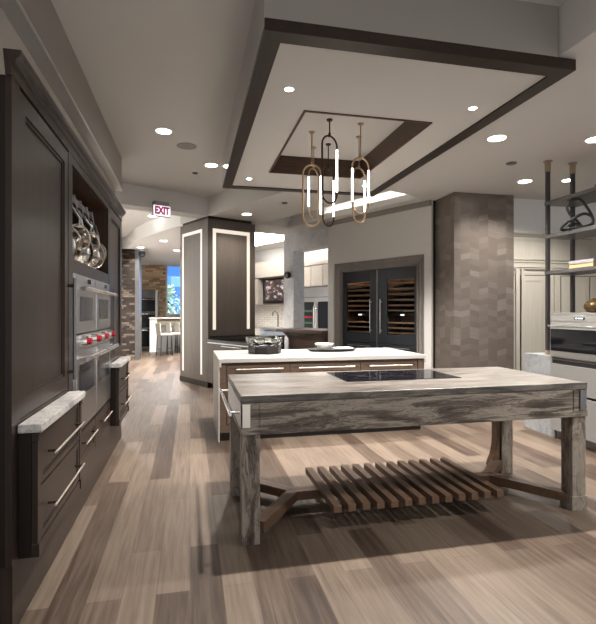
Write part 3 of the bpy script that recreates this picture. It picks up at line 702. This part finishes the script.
MB().box(-1.2, .9, .02, .6, 2.12, 2.72).build('body', 'palewood', p)
for k in range(4): MB().box(-1.19 + k * .51, -.70 + k * .51, 0, .02, 2.13, 2.70).build('door', 'palewood', p, bevel=.003)
MB().box(-1.2, .9, -.02, .6, 2.73, 2.82).build('cornice', 'palewood', p)
MB().box(-1.2, .9, .1, .6, 2.84, 3.1).build('frieze', 'palewood', p)
lamp('AREA', (K[0] + .2, K[1] - .3, 3.45), 40, size=1.6, size_y=.3, rot=(0, 0, R(-64)))
p = thing('sink_counter', 'pale sink counter with blue grey drawers in the far kitchen', 'counter', (K[0], K[1], 0), -64)
MB().box(-4.2, -1.22, .02, .64, 0, .87).build('body', 'palewood', p)
MB().box(-4.2, -1.22, -.02, .64, .872, .91).build('slab', 'quartz', p)
M['bluegrey'] = mat('blue grey steel', (.26, .31, .36), .3, .4)
for k in range(3):
    d = MB().box(-2.75, -1.35, 0, .02, .10 + k * .26, .34 + k * .26).build('drawer', 'bluegrey', p)
    pull(-2.5, -1.6, .30 + k * .26, d, y=0, r=.012, out=.04, bar='chrome', posts='steel')
struct(MB(KX).box(-4.2, -1.22, .641, .6499, .91, 1.62), 'wall_far', 'tile')
fq = (K[0] + .438 * -2.25 + .899 * .35, K[1] - .899 * -2.25 + .438 * .35, .911)
f_ = thing('faucet', 'tall chrome spring faucet at the far kitchen sink', 'faucet', fq, -64)
MB().tube([(0, 0, 0), (0, 0, .05), (0, 0, .38), (-.03, -.02, .47), (-.10, -.05, .50), (-.17, -.07, .46), (-.19, -.08, .36)], [.035, .022, .022, .022, .022, .022, .028], 12).build('spout', 'steel_d', f_, smooth=True)
MB().tube([(.0, 0, .12), (.09, 0, .16)], .008).build('lever', 'chrome', f_, smooth=True)
p = thing('wall_cabinet', 'cream wall cabinet holding the television in the far kitchen', 'cabinet', (K[0], K[1], 0), -64)
MB().box(-4.2, -1.22, .06, .64, 2.52, 3.02).box(-4.2, -1.22, .3, .64, 1.63, 1.66).box(-4.2, -1.22, .3, .64, 2.49, 2.52).box(-1.30, -1.22, .06, .64, 1.63, 2.49).box(-4.2, -3.0, .06, .64, 1.63, 2.49).build('body', 'palewood', p)
MB().box(-3.0, -1.30, .28, .34, 1.661, 2.489).build('back_panel', 'black', p)
tv = thing('television', 'flat television showing a dark room inside the far wall cabinet', 'television', (K[0], K[1], 0), -64)
MB().box(-2.82, -1.34, .20, .25, 1.72, 2.45).build('housing', 'black', tv)
m = M['tvpic'] = mat('screen picture', (.02, .02, .02), .2); t = NT(m)
n_ = t.noise(t.coord((3, 3, 5)), 1.6, 3, .5); cr = t.ramp(n_, [(.40, (.015, .015, .02)), (.5, (.10, .03, .02)), (.56, (.06, .05, .05)), (.64, (.5, .47, .44))])
t.l(cr, t.b.inputs['Emission Color']); t.b.inputs['Emission Strength'].default_value = .9
MB().box(-2.78, -1.36, .195, .20, 1.76, 2.42).build('screen', 'tvpic', tv)
lp = thing('added_glow_panel', 'large bright white glowing stand-in panel added to brighten the far kitchen', 'light', (K[0] - 1.9, K[1] + 1.0, 3.52), -64)  # added glow panel, stands in for a lit cove and brightens this kitchen
M['panel'] = mat('glowing stand-in panel', (1, 1, 1), .5, emit=(1, .98, .95), estr=7)
MB().box(-1.6, 1.6, -1.0, 1.0, 0, .008).build('diffuser', 'panel', lp)
MB().box(-1.65, 1.65, -1.05, -1.0, -.01, .009).box(-1.65, 1.65, 1.0, 1.05, -.01, .009).box(-1.65, -1.6, -1, 1, -.01, .009).box(1.6, 1.65, -1, 1, -.01, .009).build('frame', 'white', lp)
# wall speaker on the marble pier
q = A - u * (-4.04) + w * .25
sp_ = thing('wall_speaker', 'round black speaker on the marble pier beside the television', 'speaker', (q.x, q.y, 2.24), -64)
MB().lathe([(.05, 0), (.075, .01), (.085, .05), (.07, .09), (.03, .10)], rot=Matrix.Rotation(R(90), 4, 'X')).build('housing', 'black', sp_, smooth=True)

# ------------------------------------------------------------ hall behind
tag(MB().box(-1.98, -1.55, 14.5, 14.95, 0, 3.199).build('stone_pillar', 'mosaic'), 'dark split stone pillar at the far end of the left cabinets', 'pillar')
tag(MB().box(-1.548, -1.43, 14.55, 15.2, 0, 3.199).build('glass_partition', 'steel_d'), 'narrow grey glass partition edge beside the split stone pillar', 'partition')
sc_ = thing('security_camera', 'small dark dome camera under the ceiling beside the stone pillar', 'camera', (-1.34, 14.4, 3.2))
MB().box(-.04, .04, -.04, .04, -.06, 0).build('mount', 'white', sc_)
MB().lathe([(.02, -.24), (.08, -.21), (.10, -.14), (.08, -.08), (.02, -.06)]).build('dome', 'ovenglass', sc_, smooth=True)
p = thing('oven_tower', 'grey steel appliance tower against the tan brick wall in the hall', 'appliance', (-1.80, 18.6, 0))
MB().box(0, .62, .02, .7, 0, 2.2).build('body', 'greycab', p)
for z0, z1 in ((.1, .75), (.8, 1.35), (1.4, 1.9)):
    d = MB().box(.04, .54, 0, .02, z0, z1).build('door', 'ovenglass', p)
    MB().box(.06, .52, -.03, -.015, z1 - .05, z1 - .03).build('handle', 'chrome', d)
MB().box(.54, .62, 0, .02, 0, 2.2).build('side_trim', 'steel', p)
p = thing('bar_counter', 'white topped bar in the hall with a white end panel', 'counter', (-1.36, 17.3, 0))
MB().box(0, .24, 0, .75, 0, 1.15).build('end_panel', 'white', p)
MB().box(-.02, 2.6, -.05, .8, 1.151, 1.2).build('bar_top', 'white', p)
MB().box(.24, 2.5, .05, .7, .92, 1.15).build('front_panel', 'olive', p)
MB().box(.24, 2.5, .1, .7, 0, .92).build('body', 'greycab', p)
def stool(loc, label):
    o = thing('bar_stool', label, 'stool', loc, -65, 'bar stools in the hall')
    MB().box(-.20, .20, -.20, .20, .64, .71).build('seat', 'stool', o, bevel=.02)
    MB().extr([(-.20, .70), (-.17, .70), (-.20, 1.03), (-.23, 1.03)], -.19, .19).build('backrest', 'stool', o, bevel=.01)
    for x in (-.17, .17):
        for y in (-.17, .17): MB().tube([(x * 1.15, y * 1.15, 0), (x, y, .64)], .014, 8).build('leg', 'black', o)
    MB().box(-.18, .18, -.195, -.175, .2, .22).box(-.18, .18, .175, .195, .2, .22).build('footrest', 'black', o)
    return o
stool((-.80, 15.95, 0), 'leftmost taupe bar stool in the hall, beside the white bar end')
stool((-.50, 16.35, 0), 'middle taupe bar stool in the hall before the bar')
stool((-.24, 16.75, 0), 'taupe bar stool in the hall nearest the lit column')
# outside the window
fc = tag(MB().box(-6, 4, 27, 28, -1, 9).build('glass_building', 'blueglass'), 'blue glass office building outside the hall window', 'building')
tr = thing('street_tree', 'pale leafy tree outside the hall window', 'tree', (-1.0, 23.5, -.1))
MB().tube([(0, 0, 0), (.03, 0, 1.0), (0, 0, 2.0)], [.08, .06, .04], 8).build('trunk', 'cab_side', tr)
b = MB(); random.seed(3)
for k in range(420):
    a = random.uniform(0, 2 * PI); r = random.uniform(0, .75); z = random.uniform(.9, 2.75); r *= max(.25, 1 - abs(z - 1.7) / 1.5)
    c = Vector((math.cos(a) * r, math.sin(a) * r, z)); d1 = Vector([random.uniform(-1, 1) for _ in range(3)]).normalized() * .10; d2 = d1.orthogonal().normalized() * .05
    vs_ = [b._v(c - d1), b._v(c + d2), b._v(c + d1), b._v(c - d2)]; b.bm.faces.new(vs_)
b.build('foliage', 'leaf', tr)

# ------------------------------------------------------------ exit sign
ex = c0 + w * (-1.09) - u * .10
e = thing('exit_sign', 'lit white exit sign with red letters on the ceiling header', 'sign', (ex.x, ex.y, 0), 26)
MB().box(.03, .28, -.02, .098, 3.225, 3.29).build('mount', 'greyplastic', e)
MB().box(0, .315, -.012, .035, 3.035, 3.225).build('housing', 'greyplastic', e, bevel=.004)
MB().box(.008, .307, -.015, -.012, 3.043, 3.217).build('face', 'exitface', e)
cu = D.curves.new('letters', 'FONT'); cu.body = 'EXIT'; cu.size = .175; cu.align_x = 'CENTER'; cu.align_y = 'CENTER'; cu.extrude = .0015; cu.offset = .009
tmp = D.objects.new('tmp', cu); C.objects.link(tmp); bpy.context.view_layer.update()
me = D.meshes.new_from_object(tmp.evaluated_get(bpy.context.evaluated_depsgraph_get())); D.objects.remove(tmp)
me.transform(Matrix.Translation((.1575, -.0165, 3.13)) @ Matrix.Rotation(R(90), 4, 'X') @ Matrix.Diagonal((.72, 1, 1, 1)))
me.materials.clear(); me.materials.append(M['exitred']); lo = D.objects.new('letters', me); C.objects.link(lo); lo.parent = e

# ------------------------------------------------------------ ceiling fixtures
def downlight(x, y, z, r, label, power, group='recessed downlights'):
    o = thing('downlight', label, 'light', (x, y, z), 0, group)
    MB().lathe([(r, -.001), (r, -.006), (r + .012, -.006), (r + .012, 0)], n=28).build('trim_ring', 'white', o)
    MB().lathe([(r - .001, -.0065), (r - .001, -.009)], n=28).build('lens', 'lens', o)
    if power: lamp('SPOT', (0, 0, -.03), power, o, size=r * .8, angle=140, blend=.8)
    return o
DL = [(-.30, 5.83, HI, 'recessed downlight left of the exit sign, nearest the left cabinets', .3),
      (.30, 7.04, HI, 'recessed downlight on the high ceiling just left of the dropped panel', .4),
      (1.01, 8.75, L, 'recessed downlight above the lit wood column', .8),
      (3.06, 4.34, L, 'recessed downlight between the dark ceiling beam and the wall sculpture shelves, biggest one', 3.6),
      (4.45, 5.70, L, 'recessed downlight in front of the chevron pillar, left of the shelving post', 2),
      (4.07, 4.15, L, 'recessed downlight at the right edge above the top shelf', .02),
      (5.94, 6.59, HI, 'recessed downlight seen between the two shelving posts', 3),
      (-.823, 11.10, HI, 'recessed downlight just beyond the exit sign', 0),
      (-1.95, 10.6, HI, 'added unseen downlight in the hall beside the curved bulkhead', 8),  # added out of view to brighten the hall ceiling
      (-.656, 12.62, 3.2, 'recessed downlight in the hall ceiling, middle one of three', 9),
      (-1.341, 14.05, 3.2, 'recessed downlight in the hall ceiling nearest the stone pillar', 1.5),
      (-.383, 14.51, 3.2, 'recessed downlight in the hall ceiling nearest the lit column', 9),
      (.2, 1.6, HI, 'added unseen downlight on the high ceiling nearest the viewer', .6),  # extra fixture above the view, there only for its light
      (3.6, 1.6, L, 'added unseen downlight on the low right ceiling nearest the viewer', 3)]  # added outside the view to lift the right side and floor
for x, y, z, lb, k in DL: downlight(x, y, z, .085, lb, SPOT * k)
for x, y, lb in ((.74, 6.15, 'tiny bright spotlight in the far left corner of the dropped panel'), (2.31, 3.60, 'tiny bright spotlight in the near right corner of the dropped panel'), (.74, 3.60, 'tiny bright spotlight in the near left corner of the dropped panel'), (2.31, 6.15, 'tiny bright spotlight in the far right corner of the dropped panel')):
    o = thing('spotlight', lb, 'light', (x, y, F), 0, 'spotlights in the dropped panel')
    MB().lathe([(.035, -.001), (.035, -.004), (.042, -.004), (.042, 0)], n=24).build('trim_ring', 'white', o)
    MB().lathe([(.024, -.0045), (.024, -.007)], n=24).build('lens', 'spotlens', o)
    lamp('SPOT', (0, 0, -.02), 420, o, size=.03, angle=110, blend=.7)
sk = thing('ceiling_speaker', 'flush round speaker in the high ceiling between two downlights', 'speaker', (-.04, 6.30, HI))
MB().lathe([(.125, 0), (.125, -.006), (.115, -.008), (.01, -.008)], n=32).build('grille', 'greige', sk)
for x, y, z, r, lb in ((.075, 7.5, HI, .04, 'small dark sensor on the high ceiling behind the round speaker'), (3.75, 5.04, L, .06, 'small dark smoke sensor on the low ceiling before the chevron pillar'), (1.51, 7.71, L, .05, 'small grey sensor on the low ceiling beyond the dropped panel'), (1.45, 4.35, 3.33, .06, 'dark round sensor in the ceiling recess beside the pendants')):
    o = MB().lathe([(r, 0), (r, -.012), (r * .6, -.022), (.005, -.022)], n=20).build('ceiling_sensor', 'steel_d', smooth=True); o.location = (x, y, z); tag(o, lb, 'sensor', 'ceiling sensors')

# pendants
def pt(px, dep): a = (px - 298) / 480 * dep; th = math.atan(.225); return (math.cos(th) * a + math.sin(th) * dep, -math.sin(th) * a + math.cos(th) * dep)
PEN = [  # x, y, top z of loop, height, turn, finish, lit sides, label
    (1.269, 4.963, 2.98, .65, 0, 'brass', (1,), 'brass oval pendant on the left, the wider front loop of its pair'),
    (1.406, 5.424, 3.08, .575, 52, 'brass', (-1,), 'brass oval pendant on the left, the narrow loop behind the wide one'),
    (1.358, 4.60, 3.165, .67, 35, 'bronze', (1,), 'dark bronze oval pendant in the middle, hanging highest'),
    (1.543, 5.28, 3.05, .66, 45, 'bronze', (1,), 'dark bronze oval pendant in the middle, the lower loop behind'),
    (1.695, 4.63, 2.98, .57, 22, 'brass', (-1, 1), 'brass oval pendant on the right, front loop with brightest tube'),
    (1.805, 4.98, 2.985, .60, 40, 'brass', (1,), 'brass oval pendant on the right, lower loop behind')]
def pendant(x, y, ztop, h, turn, fin, sides, label):
    o = thing('pendant_lamp', label, 'lamp', (x, y, 3.329), turn - 12, 'oval loop pendants')
    zt = ztop - 3.329; wd = .19
    MB().tube(stadium(wd, h, zt - h), .0095, 12, closed=True).build('loop', fin, o, smooth=True)
    MB().tube([(0, 0, zt), (0, 0, -.01)], .006, 10).build('rod', fin, o, smooth=True)
    MB().lathe([(.03, -.012), (.03, 0)], n=20).build('canopy', fin, o)
    MB().tube([(0, 0, zt - .01), (0, 0, zt + .03)], .013, 12).build('collar', fin, o, smooth=True)
    for sd in sides:
        MB().tube([(sd * wd / 2, 0, zt - h + .12), (sd * wd / 2, 0, zt - .12)], .0095, 12).build('light_tube', 'tube', o, smooth=True)
for a_ in PEN: pendant(*a_)
